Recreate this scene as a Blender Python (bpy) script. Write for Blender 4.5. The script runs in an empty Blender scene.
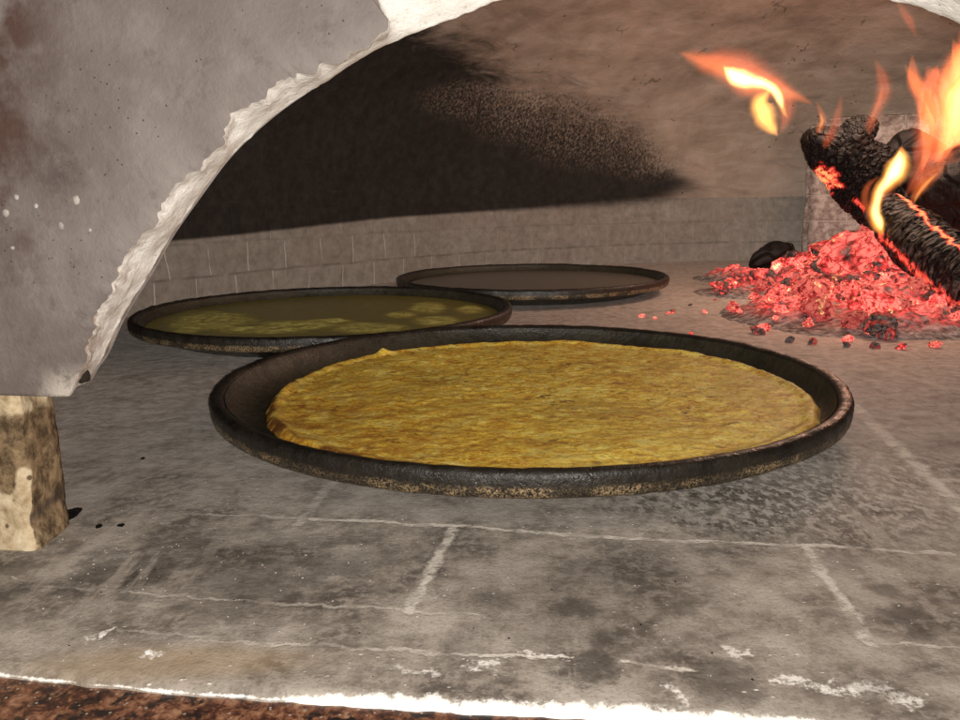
import bpy, bmesh, math, random
from mathutils import Vector, Matrix, noise, kdtree
random.seed(7)
S = bpy.context.scene
COL = S.collection
R = math.radians
# ------------------------------------------------------------------ camera
F, PITCH, ROLL, H = 800.0, 0.201, -0.013, 0.174
FWD = Vector((0, math.cos(PITCH), -math.sin(PITCH)))
UP0 = Vector((0, math.sin(PITCH), math.cos(PITCH)))
RT0 = Vector((1, 0, 0))
CR, SR = math.cos(ROLL), math.sin(ROLL)
CX = CR * RT0 + SR * UP0
CY = -SR * RT0 + CR * UP0
EYE = Vector((0, 0, H))
cam = bpy.data.cameras.new('camera')
cam.sensor_width = 36; cam.lens = F / 960 * 36
cam.clip_start = 0.01; cam.clip_end = 50
co = bpy.data.objects.new('camera', cam); COL.objects.link(co)
m = Matrix((CX, CY, -FWD)).transposed().to_4x4(); m.translation = EYE
co.matrix_world = m
S.camera = co
cam.dof.use_dof = False

def ray(x, y):
    return ((x - 480) / F) * CX - ((y - 360) / F) * CY + FWD
def on_z(x, y, z=0.0):
    d = ray(x, y); t = (z - H) / d.z
    return EYE + d * t
def on_y(x, y, Y):
    d = ray(x, y); return EYE + d * (Y / d.y)
AL = R(8.9)
AX = Vector((math.sin(AL), math.cos(AL), 0))      # into the oven
EX = Vector((math.cos(AL), -math.sin(AL), 0))     # along the mouth
def on_face(x, y, k):
    d = ray(x, y); t = k / d.dot(AX); return EYE + d * t
def topx(p):
    d = p - EYE; w = d.dot(FWD)
    if w < .02: return (-9999, -9999)
    return 480 + F * d.dot(CX) / w, 360 - F * d.dot(CY) / w
def face_pt(s, z, k): return EX * s + AX * k + Vector((0, 0, z))

# ------------------------------------------------------------------ helpers
def fbm(p, o=4): return noise.fractal(p, 1.0, 2.0, o)
def tag(o, label=None, cat=None, group=None, kind=None):
    if label: o['label'] = label
    if cat: o['category'] = cat
    if group: o['group'] = group
    if kind: o['kind'] = kind
    return o
def empty(name, loc=(0, 0, 0), rz=0):
    o = bpy.data.objects.new(name, None); COL.objects.link(o)
    o.empty_display_size = .02
    o.location = loc; o.rotation_euler = (0, 0, rz); return o
def mesh_obj(name, verts, faces, mat, parent=None, smooth=True, attrs=None, mats=None, fmat=None):
    me = bpy.data.meshes.new(name)
    me.from_pydata([tuple(v) for v in verts], [], faces)
    for m_ in ([mat] if mat else []) + (mats or []): me.materials.append(m_)
    if smooth: me.polygons.foreach_set('use_smooth', [True] * len(me.polygons))
    if fmat: me.polygons.foreach_set('material_index', fmat)
    for k, vals in (attrs or {}).items():
        a = me.attributes.new(k, 'FLOAT', 'POINT'); a.data.foreach_set('value', vals)
    me.update()
    o = bpy.data.objects.new(name, me); COL.objects.link(o)
    if parent: o.parent = parent
    return o
def grid_faces(n, m_, closed=False, off=0):
    f = []
    for j in range(m_ - 1):
        for i in range(n if closed else n - 1):
            a = off + j * n + i; b = off + j * n + (i + 1) % n
            f.append((a, b, b + n, a + n))
    return f
def sstep(a, b, x):
    t = max(0, min(1, (x - a) / (b - a))); return t * t * (3 - 2 * t)
def seg_d(px, py, a, b):
    vx, vy = b[0] - a[0], b[1] - a[1]
    t = max(0, min(1, ((px - a[0]) * vx + (py - a[1]) * vy) / (vx * vx + vy * vy + 1e-12)))
    return math.hypot(px - a[0] - t * vx, py - a[1] - t * vy)
def poly_d(px, py, pl, closed=True):
    n = len(pl); d = 1e9; ins = False
    for i in range(n if closed else n - 1):
        a, b = pl[i], pl[(i + 1) % n]
        d = min(d, seg_d(px, py, a, b))
        if closed and (a[1] > py) != (b[1] > py) and px < (b[0] - a[0]) * (py - a[1]) / (b[1] - a[1]) + a[0]:
            ins = not ins
    return d if ins else -d
def catmull(pts, per=12, closed=False):
    out = []; n = len(pts)
    rng = n if closed else n - 1
    for i in range(rng):
        g = (lambda k: pts[k % n]) if closed else (lambda k: pts[max(0, min(n - 1, k))])
        p0, p1, p2, p3 = [Vector(g(i + q)) for q in (-1, 0, 1, 2)]
        for j in range(per):
            t = j / per
            out.append(.5 * ((2 * p1) + (p2 - p0) * t + (2 * p0 - 5 * p1 + 4 * p2 - p3) * t * t + (3 * p1 - p0 - 3 * p2 + p3) * t ** 3))
    if not closed: out.append(Vector(pts[-1]))
    return out

# ------------------------------------------------------------------ node helper
class NT:
    def __init__(s, name):
        s.mat = bpy.data.materials.new(name); s.mat.use_nodes = True
        s.t = s.mat.node_tree; s.t.nodes.clear()
        s.out = s.n('ShaderNodeOutputMaterial')
    def n(s, ty, **kw):
        x = s.t.nodes.new(ty)
        for k, v in kw.items(): setattr(x, k, v)
        return x
    def l(s, a, b): s.t.links.new(a, b)
    def put(s, sock, v):
        if isinstance(v, bpy.types.NodeSocket): s.l(v, sock)
        elif isinstance(v, (tuple, list)) and len(v) == 3 and sock.type == 'RGBA': sock.default_value = (*v, 1)
        elif v is not None: sock.default_value = v
    def math(s, op, a, b=None, c=None, clamp=False):
        x = s.n('ShaderNodeMath', operation=op, use_clamp=clamp)
        for i, v in enumerate((a, b, c)):
            if v is not None: s.put(x.inputs[i], v)
        return x.outputs[0]
    def vmath(s, op, a, b=None, scale=None):
        x = s.n('ShaderNodeVectorMath', operation=op)
        s.put(x.inputs[0], a)
        if b is not None: s.put(x.inputs[1], b)
        if scale is not None: s.put(x.inputs['Scale'], scale)
        return x.outputs['Value'] if op in ('LENGTH', 'DISTANCE', 'DOT_PRODUCT') else x.outputs[0]
    def pos(s): return s.n('ShaderNodeTexCoord').outputs['Object']
    def map(s, v, scale=(1, 1, 1), rot=(0, 0, 0), loc=(0, 0, 0)):
        x = s.n('ShaderNodeMapping'); s.put(x.inputs[0], v)
        x.inputs['Scale'].default_value = scale; x.inputs['Rotation'].default_value = rot; x.inputs['Location'].default_value = loc
        return x.outputs[0]
    def noise(s, v, scale, detail=4, rough=.55, dist=0, out=0):
        x = s.n('ShaderNodeTexNoise'); s.put(x.inputs['Vector'], v)
        x.inputs['Scale'].default_value = scale; x.inputs['Detail'].default_value = detail
        x.inputs['Roughness'].default_value = rough; x.inputs['Distortion'].default_value = dist
        return x.outputs[out]
    def voro(s, v, scale, feature='F1', rnd=1, out='Distance'):
        x = s.n('ShaderNodeTexVoronoi', feature=feature); s.put(x.inputs['Vector'], v)
        x.inputs['Scale'].default_value = scale; x.inputs['Randomness'].default_value = rnd
        return x.outputs[out]
    def ramp(s, f, stops, interp='LINEAR'):
        x = s.n('ShaderNodeValToRGB'); s.put(x.inputs[0], f); r = x.color_ramp; r.interpolation = interp
        while len(r.elements) < len(stops): r.elements.new(.5)
        for e, (p, c) in zip(r.elements, stops):
            e.position = p; e.color = (c, c, c, 1) if not isinstance(c, tuple) else (*c, 1)
        return x.outputs[0]
    def sm(s, x, a, b):
        q = s.n('ShaderNodeMapRange', interpolation_type='SMOOTHSTEP')
        s.put(q.inputs[0], x); q.inputs[1].default_value = a; q.inputs[2].default_value = b
        return q.outputs[0]
    def mix(s, f, a, b, mode='MIX'):
        x = s.n('ShaderNodeMix', data_type='RGBA', blend_type=mode)
        s.put(x.inputs[0], f); s.put(x.inputs[6], a); s.put(x.inputs[7], b); return x.outputs[2]
    def attr(s, name): return s.n('ShaderNodeAttribute', attribute_name=name).outputs['Fac']
    def bump(s, h, strength=.5, dist=.002, nrm=None):
        x = s.n('ShaderNodeBump'); x.inputs['Strength'].default_value = strength; x.inputs['Distance'].default_value = dist
        s.put(x.inputs['Height'], h)
        if nrm is not None: s.put(x.inputs['Normal'], nrm)
        return x.outputs[0]
    def bsdf(s, color, rough=.8, bump=None, metal=0, spec=.3, emit=None, estr=0, coat=0):
        x = s.n('ShaderNodeBsdfPrincipled')
        s.put(x.inputs['Base Color'], color); s.put(x.inputs['Roughness'], rough)
        s.put(x.inputs['Metallic'], metal); s.put(x.inputs['Specular IOR Level'], spec)
        if coat: x.inputs['Coat Weight'].default_value = coat
        if bump is not None: s.put(x.inputs['Normal'], bump)
        if emit is not None:
            s.put(x.inputs['Emission Color'], emit); s.put(x.inputs['Emission Strength'], estr)
        s.l(x.outputs[0], s.out.inputs[0]); return s.mat

# ------------------------------------------------------------------ materials
def joint_mask(t, P, segs, wob=.0021):
    """segs: (floor point a, floor point b, half width, strength)"""
    n1 = t.noise(P, 60, 5, .7, out=1)
    n2 = t.vmath('SCALE', t.vmath('SUBTRACT', n1, (.5, .5, .5)), scale=wob * 6)
    Q = t.vmath('ADD', P, n2)
    sep = t.n('ShaderNodeSeparateXYZ'); t.l(Q, sep.inputs[0])
    cb = t.n('ShaderNodeCombineXYZ'); t.l(sep.outputs[0], cb.inputs[0]); t.l(sep.outputs[1], cb.inputs[1])
    Q = cb.outputs[0]; res = None
    for a, b, w, st in segs:
        a = Vector((a[0], a[1], 0)); b = Vector((b[0], b[1], 0)); d = b - a; L = d.length; d = d / L
        v = t.vmath('SUBTRACT', Q, tuple(a))
        h = t.vmath('DOT_PRODUCT', v, tuple(d))
        hc = t.math('MINIMUM', t.math('MAXIMUM', h, 0.0), L)
        pr = t.vmath('SCALE', tuple(d), scale=hc)
        dist = t.vmath('DISTANCE', v, pr)
        k = t.math('MULTIPLY', t.sm(dist, w * 1.5, w * .45), st)
        res = k if res is None else t.math('MAXIMUM', res, k)
    return res

def floor_px(a): p = on_z(a[0], a[1]); return (p.x, p.y)
def PL(pts, w, st): # polyline in floor space
    q = [floor_px(p) for p in pts]; return [(q[i], q[i + 1], w, st) for i in range(len(q) - 1)]

def mat_floor():
    t = NT('stone_floor'); P = t.pos()
    big = t.noise(P, 4.5, 4, .6); mid = t.noise(P, 22, 5, .65); fine = t.noise(P, 160, 4, .7); vf = t.noise(P, 620, 2, .7)
    c = t.ramp(mid, [(.38, (.12, .102, .085)), (.5, (.285, .25, .213)), (.62, (.47, .425, .375))])
    c = t.mix(t.sm(fine, .44, .62), c, t.mix(.6, c, (.42, .37, .32)))
    c = t.mix(t.math('MULTIPLY', t.sm(vf, .48, .36), .28), c, (.09, .072, .058))
    c = t.mix(t.math('MULTIPLY', t.sm(big, .45, .7), .35), c, (.17, .147, .125))
    # pale ash film deeper inside the oven, whitened further to replace missing light
    sep = t.n('ShaderNodeSeparateXYZ'); t.l(P, sep.inputs[0])
    ash = t.math('MULTIPLY', t.sm(sep.outputs[1], .33, .72), t.sm(mid, .1, .5))
    c = t.mix(t.math('MULTIPLY', ash, .8), c, t.mix(t.sm(t.noise(P, 85, 4, .7), .36, .62), (.38, .345, .315), (.64, .595, .55)))
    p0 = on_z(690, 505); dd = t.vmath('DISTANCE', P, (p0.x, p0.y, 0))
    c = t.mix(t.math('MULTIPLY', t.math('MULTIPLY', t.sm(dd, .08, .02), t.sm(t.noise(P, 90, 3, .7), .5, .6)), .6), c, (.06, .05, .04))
    # dark soot scuffs
    sc = t.math('MULTIPLY', t.sm(t.noise(t.map(P, (1, .55, 1), (0, 0, .35)), 26, 4, .7), .58, .72), t.sm(t.noise(P, 7, 2), .42, .6))
    c = t.mix(t.math('MULTIPLY', sc, .45), c, (.07, .058, .047))
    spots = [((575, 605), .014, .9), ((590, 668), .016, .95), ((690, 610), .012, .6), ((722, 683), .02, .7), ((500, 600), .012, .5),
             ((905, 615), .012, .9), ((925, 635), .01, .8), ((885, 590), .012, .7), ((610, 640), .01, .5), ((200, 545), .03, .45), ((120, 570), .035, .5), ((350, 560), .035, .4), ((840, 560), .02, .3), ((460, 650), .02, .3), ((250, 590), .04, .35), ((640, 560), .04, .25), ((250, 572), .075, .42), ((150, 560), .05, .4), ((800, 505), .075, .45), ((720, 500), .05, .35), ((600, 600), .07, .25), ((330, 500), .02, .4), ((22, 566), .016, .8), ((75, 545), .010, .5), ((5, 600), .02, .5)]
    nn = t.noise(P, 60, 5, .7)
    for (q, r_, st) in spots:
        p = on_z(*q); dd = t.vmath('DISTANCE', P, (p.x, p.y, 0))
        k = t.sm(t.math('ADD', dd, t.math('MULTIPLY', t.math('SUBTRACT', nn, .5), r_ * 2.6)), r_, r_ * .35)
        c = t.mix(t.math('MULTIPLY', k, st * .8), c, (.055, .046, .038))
    # speckled worn patch beside the big pan
    p0 = on_z(800, 480); dd = t.vmath('DISTANCE', t.map(P, (1, 1.4, 1)), (p0.x, p0.y * 1.4, 0))
    sp = t.math('MULTIPLY', t.sm(dd, .19, .05), t.sm(t.noise(t.map(P, (1, .6, 1), (0, 0, .5)), 190, 3, .7), .46, .6))
    c = t.mix(t.math('MULTIPLY', sp, .75), c, (.66, .61, .55))
    # tan burnt stain near the front edge
    p = on_z(170, 662); dd = t.vmath('DISTANCE', t.map(P, (.35, 1.6, 1), (0, 0, 0)), (p.x * .35, p.y * 1.6, 0))
    c = t.mix(t.math('MULTIPLY', t.sm(dd, .028, .006), .55), c, (.40, .29, .17))
    # pale chips
    ch = t.math('MULTIPLY', t.sm(t.voro(t.map(P, (1, 1.6, 1), (0, 0, .3)), 150, rnd=1), .17, .10), t.sm(t.noise(P, 14, 3), .5, .62))
    c = t.mix(ch, c, (.66, .62, .56))
    # mortar lines
    J = []
    J += PL([(205, 514), (310, 519), (480, 527)], .0012, .45)
    J += PL([(310, 519), (480, 528), (640, 540), (810, 546), (960, 555), (1100, 563)], .0019, .75)
    J += PL([(336, 478), (298, 525)], .0028, .4)
    J += PL([(452, 530), (432, 570), (409, 612)], .0025, .8)
    J += PL([(45, 588), (300, 605), (415, 611), (480, 616)], .0010, .4)
    J += PL([(805, 547), (835, 590), (868, 642)], .0027, .8)
    J += PL([(850, 402), (905, 455), (962, 510), (1010, 556)], .0048, 1.0)
    J += PL([(820, 340), (858, 410)], .004, .25)
    J += PL([(942, 481), (1010, 482)], .0035, .6)
    J += PL([(110, 374), (240, 366)], .003, .3)
    J += PL([(200, 640), (300, 645), (430, 651)], .0010, .45)
    J += PL([(480, 656), (530, 657), (570, 655)], .0011, .8)
    J += PL([(622, 663), (690, 668)], .0012, .75)
    J += PL([(360, 648), (480, 655)], .0009, .5)
    J += PL([(868, 642), (960, 648)], .0009, .4)
    J += PL([(120, 630), (220, 636)], .0009, .3)
    J += PL([(640, 308), (800, 345), (960, 392)], .0035, .22)
    jm = joint_mask(t, P, J)
    jm = t.math('MULTIPLY', jm, t.math('MULTIPLY_ADD', t.sm(t.noise(P, 55, 5, .75), .40, .56), .75, .25))
    stn_ = t.math('MULTIPLY', t.sm(t.noise(t.map(P, (1, .22, 1), (0, 0, .1)), 60, 4, .7), .54, .66), t.sm(t.noise(P, 6, 2), .4, .6))
    c = t.mix(t.math('MULTIPLY', stn_, .6), c, (.46, .41, .355))
    c = t.mix(jm, c, (.74, .69, .62))
    W = []
    W += PL([(472, 664), (492, 668)], .0032, 1); W += PL([(788, 684), (850, 688)], .0022, .95)
    W += PL([(676, 686), (684, 694)], .003, .9); W += PL([(900, 703), (925, 697)], .0028, .9); W += PL([(732, 644), (742, 653)], .0018, .8)
    W += PL([(392, 670), (440, 670)], .0022, .7); W += PL([(98, 634), (106, 632)], .0014, 1); W += PL([(146, 653), (152, 653)], .0014, 1)
    W += PL([(520, 650), (560, 654)], .0016, .8); W += PL([(860, 690), (900, 695)], .0022, .6)
    wm = joint_mask(t, P, W, .0060)
    c = t.mix(t.math('MULTIPLY', wm, t.sm(t.noise(P, 130, 5, .8), .40, .54)), c, (.86, .83, .78))
    # lime white crust along the front lip
    lip = t.attr('lip')
    lw = t.math('ADD', lip, t.math('MULTIPLY', t.math('SUBTRACT', t.noise(P, 70, 6, .8), .5), 1.7))
    c = t.mix(t.sm(lw, .5, .72), c, (.88, .86, .82))
    hgt = t.math('ADD', t.math('MULTIPLY', mid, .8), t.math('ADD', t.math('MULTIPLY', fine, .5), t.math('MULTIPLY', vf, .2)))
    hgt = t.math('SUBTRACT', hgt, t.math('MULTIPLY', jm, .35))
    hgt = t.math('ADD', hgt, t.math('MULTIPLY', ch, .3))
    return t.bsdf(c, t.ramp(fine, [(.3, .62), (.8, .9)]), t.bump(hgt, .6, .0022), spec=.4)

def mat_granite():
    t = NT('red_granite'); P = t.pos()
    a = t.noise(P, 190, 5, .75, .4); b = t.noise(P, 85, 5, .7, .5)
    c = t.ramp(a, [(.32, (.012, .007, .006)), (.45, (.07, .026, .016)), (.55, (.22, .095, .05)), (.66, (.34, .20, .12))])
    c = t.mix(t.sm(b, .5, .6), c, (.016, .011, .010))
    c = t.mix(t.sm(t.voro(P, 260), .18, .1), c, (.33, .27, .22))
    return t.bsdf(c, .32, t.bump(a, .25, .0006), spec=.5)

def mat_plaster():
    t = NT('grey_plaster'); P = t.pos()
    a = t.noise(P, 14, 5, .6); b = t.noise(P, 70, 4, .7); d = t.noise(P, 420, 3, .7)
    c = t.ramp(a, [(.3, (.145, .123, .114)), (.5, (.19, .165, .153)), (.66, (.25, .222, .208))])
    c = t.mix(t.math('MULTIPLY', t.sm(b, .5, .7), .18), c, (.34, .29, .27))
    c = t.mix(t.math('MULTIPLY', t.sm(b, .45, .3), .45), c, (.11, .09, .085))
    c = t.mix(t.math('MULTIPLY', t.attr('rust'), t.sm(t.noise(P, 34, 4, .7), .3, .66)), c, (.085, .050, .040))
    c = t.mix(t.math('MULTIPLY', t.attr('wear'), t.sm(t.noise(P, 90, 4, .7), .34, .56)), c, (.55, .50, .44))
    c = t.mix(t.attr('drip'), c, (.62, .58, .55))
    c = t.mix(t.math('MULTIPLY', t.attr('smut'), t.sm(t.noise(P, 120, 4, .8), .38, .56)), c, (.07, .052, .045))
    c = t.mix(t.math('MULTIPLY', t.sm(t.voro(P, 240), .14, .06), t.sm(t.noise(P, 25), .5, .6)), c, (.05, .04, .035))
    h = t.math('ADD', t.math('MULTIPLY', b, .7), t.math('ADD', t.math('MULTIPLY', d, .25), a))
    return t.bsdf(c, .66, t.bump(h, .8, .0018), spec=.3)

def mat_white():
    t = NT('broken_white_plaster'); P = t.pos()
    a = t.noise(P, 60, 5, .7); b = t.noise(P, 300, 4, .7); lo = t.attr('low')
    c = t.ramp(a, [(.3, (.84, .81, .75)), (.5, (.95, .93, .89)), (.7, (.97, .96, .94))])
    c = t.mix(t.math('MULTIPLY', lo, t.sm(t.noise(P, 85, 4, .75), .4, .6)), c, (.36, .25, .19))
    c = t.mix(t.math('MULTIPLY', t.sm(b, .42, .3), .6), c, (.42, .36, .29))
    return t.bsdf(c, .85, t.bump(t.math('ADD', t.math('MULTIPLY', a, .5), t.math('MULTIPLY', b, .8)), .55, .0018), spec=.2)

def mat_pier():
    t = NT('stained_limestone'); P = t.pos()
    a = t.noise(P, 26, 5, .7, .6); b = t.noise(P, 110, 4, .7); v = t.voro(P, 110)
    c = t.ramp(b, [(.3, (.30, .215, .12)), (.5, (.5, .40, .26)), (.7, (.66, .57, .42))])
    st = t.attr('stain')
    k = t.sm(t.math('ADD', a, t.math('MULTIPLY', t.math('SUBTRACT', st, .5), .75)), .36, .6)
    c = t.mix(t.math('MULTIPLY', k, .92), c, t.ramp(b, [(.38, (.05, .03, .016)), (.6, (.24, .16, .085))]))
    c = t.mix(t.sm(v, .2, .1), c, (.12, .08, .045))
    c = t.mix(t.attr('dark'), c, (.055, .04, .032))
    return t.bsdf(c, .85, t.bump(t.math('ADD', t.math('MULTIPLY', b, .6), t.math('MULTIPLY', v, .6)), .8, .0022), spec=.2)

def mat_vault(bricks):
    t = NT('oven_wall_brick' if bricks else 'dome_render')
    P = t.pos(); uv = t.n('ShaderNodeUVMap', uv_map='UVMap').outputs[0]
    a = t.noise(P, 9, 5, .6); b = t.noise(P, 55, 5, .7); d = t.noise(P, 260, 3, .7)
    if bricks:
        c = t.ramp(b, [(.3, (.14, .12, .10)), (.7, (.25, .218, .19))])
        wv = t.vmath('ADD', uv, t.vmath('SCALE', t.vmath('SUBTRACT', t.noise(P, 18, 2, .5, out=1), (.5, .5, .5)), scale=.006))
        br = t.n('ShaderNodeTexBrick'); t.l(wv, br.inputs['Vector']); br.offset = .37
        br.inputs['Scale'].default_value = 1; br.inputs['Mortar Size'].default_value = .0018; br.inputs['Mortar Smooth'].default_value = .6
        br.inputs['Brick Width'].default_value = .082; br.inputs['Row Height'].default_value = .056
        br.inputs['Color1'].default_value = (.15, .15, .15, 1); br.inputs['Color2'].default_value = (.75, .75, .75, 1)
        mo = t.math('MULTIPLY', br.outputs['Fac'], t.sm(t.noise(P, 16, 3), .3, .55))
        c = t.mix(t.math('MULTIPLY', t.sm(br.outputs['Color'], .1, .8), .25), c, (.17, .13, .105))
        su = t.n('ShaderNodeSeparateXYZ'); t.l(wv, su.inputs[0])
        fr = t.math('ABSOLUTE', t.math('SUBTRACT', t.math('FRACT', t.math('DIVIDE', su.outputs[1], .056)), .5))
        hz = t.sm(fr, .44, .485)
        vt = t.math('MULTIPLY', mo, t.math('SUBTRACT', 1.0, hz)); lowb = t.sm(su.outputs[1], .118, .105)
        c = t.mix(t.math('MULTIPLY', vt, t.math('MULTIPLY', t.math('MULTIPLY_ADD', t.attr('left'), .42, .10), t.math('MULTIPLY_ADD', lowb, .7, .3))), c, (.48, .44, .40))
        c = t.mix(t.math('MULTIPLY', t.math('MULTIPLY', hz, lowb), t.math('MULTIPLY', t.sm(t.noise(P, 30, 4, .7), .35, .6), .55)), c, (.09, .07, .058))
        h = t.math('SUBTRACT', t.math('ADD', t.math('MULTIPLY', b, .7), t.math('MULTIPLY', d, .25)), t.math('MULTIPLY', mo, .25))
    else:
        c = t.ramp(a, [(.3, (.18, .134, .102)), (.5, (.245, .186, .145)), (.7, (.31, .24, .19))])
        st = t.noise(t.map(P, (1, 1, 4.5), (0, .12, 0)), 8, 4, .6, .8)
        c = t.mix(t.math('MULTIPLY', t.sm(st, .5, .65), .35), c, (.34, .285, .245))
        c = t.mix(t.math('MULTIPLY', t.sm(st, .45, .3), .35), c, (.12, .095, .08))
        ck = t.voro(t.vmath('ADD', P, t.vmath('SCALE', t.noise(P, 20, 3, out=1), scale=.06)), 7, 'DISTANCE_TO_EDGE')
        km = t.math('MULTIPLY', t.sm(ck, .022, .004), t.sm(t.noise(P, 17, 3, .6), .55, .64))
        c = t.mix(t.math('MULTIPLY', km, .55), c, (.03, .022, .018))
        sp_ = t.math('MULTIPLY', t.sm(t.voro(P, 30), .1, .05), t.sm(t.noise(P, 8), .45, .6))
        c = t.mix(sp_, c, (.05, .04, .03))
        h = t.math('ADD', t.math('MULTIPLY', b, .9), t.math('MULTIPLY', d, .3))
    so = t.attr('soot'); spk = t.attr('speck')
    flake = t.noise(t.map(P, (1, 1, .7)), 190, 5, .85, .1)
    n1 = t.noise(t.map(P, (1, 1, 5), (0, .16, 0)), 9, 6, .74, .8)
    k = t.math('ADD', so, t.math('MULTIPLY', t.math('SUBTRACT', n1, .5), t.attr('ragged')))
    k = t.sm(k, .20, .86)
    fl = t.math('MULTIPLY', spk, t.sm(t.math('ADD', flake, t.math('MULTIPLY', t.math('SUBTRACT', 1.0, so), .22)), .45, .64))
    k = t.math('MULTIPLY', k, t.math('SUBTRACT', 1.0, t.math('MULTIPLY', fl, .95)), clamp=True)
    scol = t.mix(t.sm(b, .35, .7), (.012, .0095, .0078), (.023, .0182, .015))
    c = t.mix(k, c, scol)
    return t.bsdf(c, t.math('MULTIPLY_ADD', k, -.12, .9), t.bump(t.math('SUBTRACT', h, t.math('MULTIPLY', k, .5)), .7, .004), spec=.2)

def mat_brickpost():
    t = NT('scorched_brick'); P = t.pos(); b = t.noise(P, 60, 4, .7)
    c = t.ramp(b, [(.38, (.15, .115, .10)), (.5, (.25, .20, .175)), (.62, (.36, .31, .28))])
    br = t.n('ShaderNodeTexBrick'); t.l(t.map(P, (1, 1, 1), (R(90), 0, 0), (.05, 0, .012)), br.inputs['Vector'])
    br.inputs['Scale'].default_value = 1; br.inputs['Mortar Size'].default_value = .003; br.inputs['Brick Width'].default_value = .19
    br.inputs['Row Height'].default_value = .056; br.inputs['Mortar Smooth'].default_value = .5
    c = t.mix(t.math('MULTIPLY', br.outputs['Fac'], .6), c, (.33, .29, .25))
    return t.bsdf(c, .9, t.bump(t.math('SUBTRACT', b, t.math('MULTIPLY', br.outputs['Fac'], .4)), .8, .004), spec=.15)

def mat_iron(name, glint=1.0):
    t = NT(name); P = t.pos(); a = t.noise(P, 120, 4, .75); b = t.noise(P, 28, 4, .6)
    c = t.ramp(b, [(.35, (.006, .005, .004)), (.65, (.018, .0145, .010))]) if glint else t.ramp(b, [(.35, (.016, .0135, .008)), (.65, (.032, .027, .016))])
    e = 0.0
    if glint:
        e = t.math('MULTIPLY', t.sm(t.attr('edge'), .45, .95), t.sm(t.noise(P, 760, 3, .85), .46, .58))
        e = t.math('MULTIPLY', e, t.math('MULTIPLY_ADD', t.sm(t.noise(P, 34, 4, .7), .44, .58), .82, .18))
        c = t.mix(t.math('MULTIPLY', e, .9 * glint), c, (.50, .36, .20))  # metallic rim glints painted as bronze flecks in the base colour
    r_ = t.ramp(a, [(.35, .26), (.65, .62)])
    return t.bsdf(c, r_, t.bump(t.math('ADD', t.math('ADD', a, b), t.math('MULTIPLY', t.noise(P, 450, 3, .7), .5)), .8, .0014), metal=t.math('MULTIPLY', e, .5) if glint else 0.0, spec=.5)

def mat_crust():
    t = NT('baked_crust'); P = t.pos()
    a = t.noise(P, 9, 4, .6, .5); b = t.noise(t.map(P, (1, 1.35, 1)), 62, 6, .78, .3); d = t.noise(t.map(P, (1, 1.2, 1)), 300, 4, .8); e = t.noise(P, 900, 2)
    c = t.ramp(b, [(.34, (.38, .15, .014)), (.43, (.74, .42, .035)), (.51, (.95, .68, .075)), (.62, (1.0, .88, .24))])
    c = t.mix(t.math('MULTIPLY', t.sm(a, .48, .62), .38), c, (.50, .33, .05))
    c = t.mix(t.math('MULTIPLY', t.sm(d, .52, .62), .72), c, (.30, .12, .014))
    c = t.mix(t.math('MULTIPLY', t.sm(d, .48, .36), .5), c, (.92, .76, .27))
    sp = t.math('MULTIPLY', t.sm(t.noise(t.map(P, (1, 1.5, 1)), 90, 3, .6), .58, .66), t.sm(t.noise(P, 12), .4, .6))
    c = t.mix(t.math('MULTIPLY', sp, .85), c, (.15, .04, .01))
    rim = t.attr('edge')
    c = t.mix(t.math('MULTIPLY', t.sm(rim, .0, .6), t.math('MULTIPLY', t.sm(t.noise(t.map(P, (1, 1.7, 1)), 60, 5, .75), .36, .66), .8)), c, (.40, .16, .02))
    c = t.mix(t.math('MULTIPLY', t.sm(rim, .5, 1.0), t.sm(t.noise(P, 40, 4, .7), .38, .56)), c, (.15, .05, .012))
    c = t.mix(t.attr('pale'), c, (.72, .55, .10))
    h = t.math('ADD', t.math('MULTIPLY', b, 1.0), t.math('ADD', t.math('MULTIPLY', d, .55), t.math('MULTIPLY', e, .12)))
    return t.bsdf(c, t.ramp(d, [(.3, .36), (.7, .62)]), t.bump(h, .8, .0022), spec=.5)

def mat_batter(name, c1, c2, c3, rough):
    t = NT(name); P = t.pos(); b = t.noise(P, 60, 4, .7)
    n_ = t.noise(t.map(P, (1, 2.2, 1)), 16, 4, .65, .7)
    k = t.math('MULTIPLY', t.attr('set'), t.sm(n_, .1, .42))
    c = t.mix(t.sm(b, .35, .65), c1, c2)
    c = t.mix(k, c, t.mix(t.sm(t.noise(P, 110, 3, .7), .4, .65), c3, tuple(x * .6 for x in c3)))
    r_ = t.math('MULTIPLY_ADD', k, .35, rough)
    return t.bsdf(c, r_, t.bump(t.math('MULTIPLY', t.math('ADD', b, n_), t.math('MULTIPLY_ADD', k, 1.0, .1)), .6, .002), spec=.12)

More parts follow.
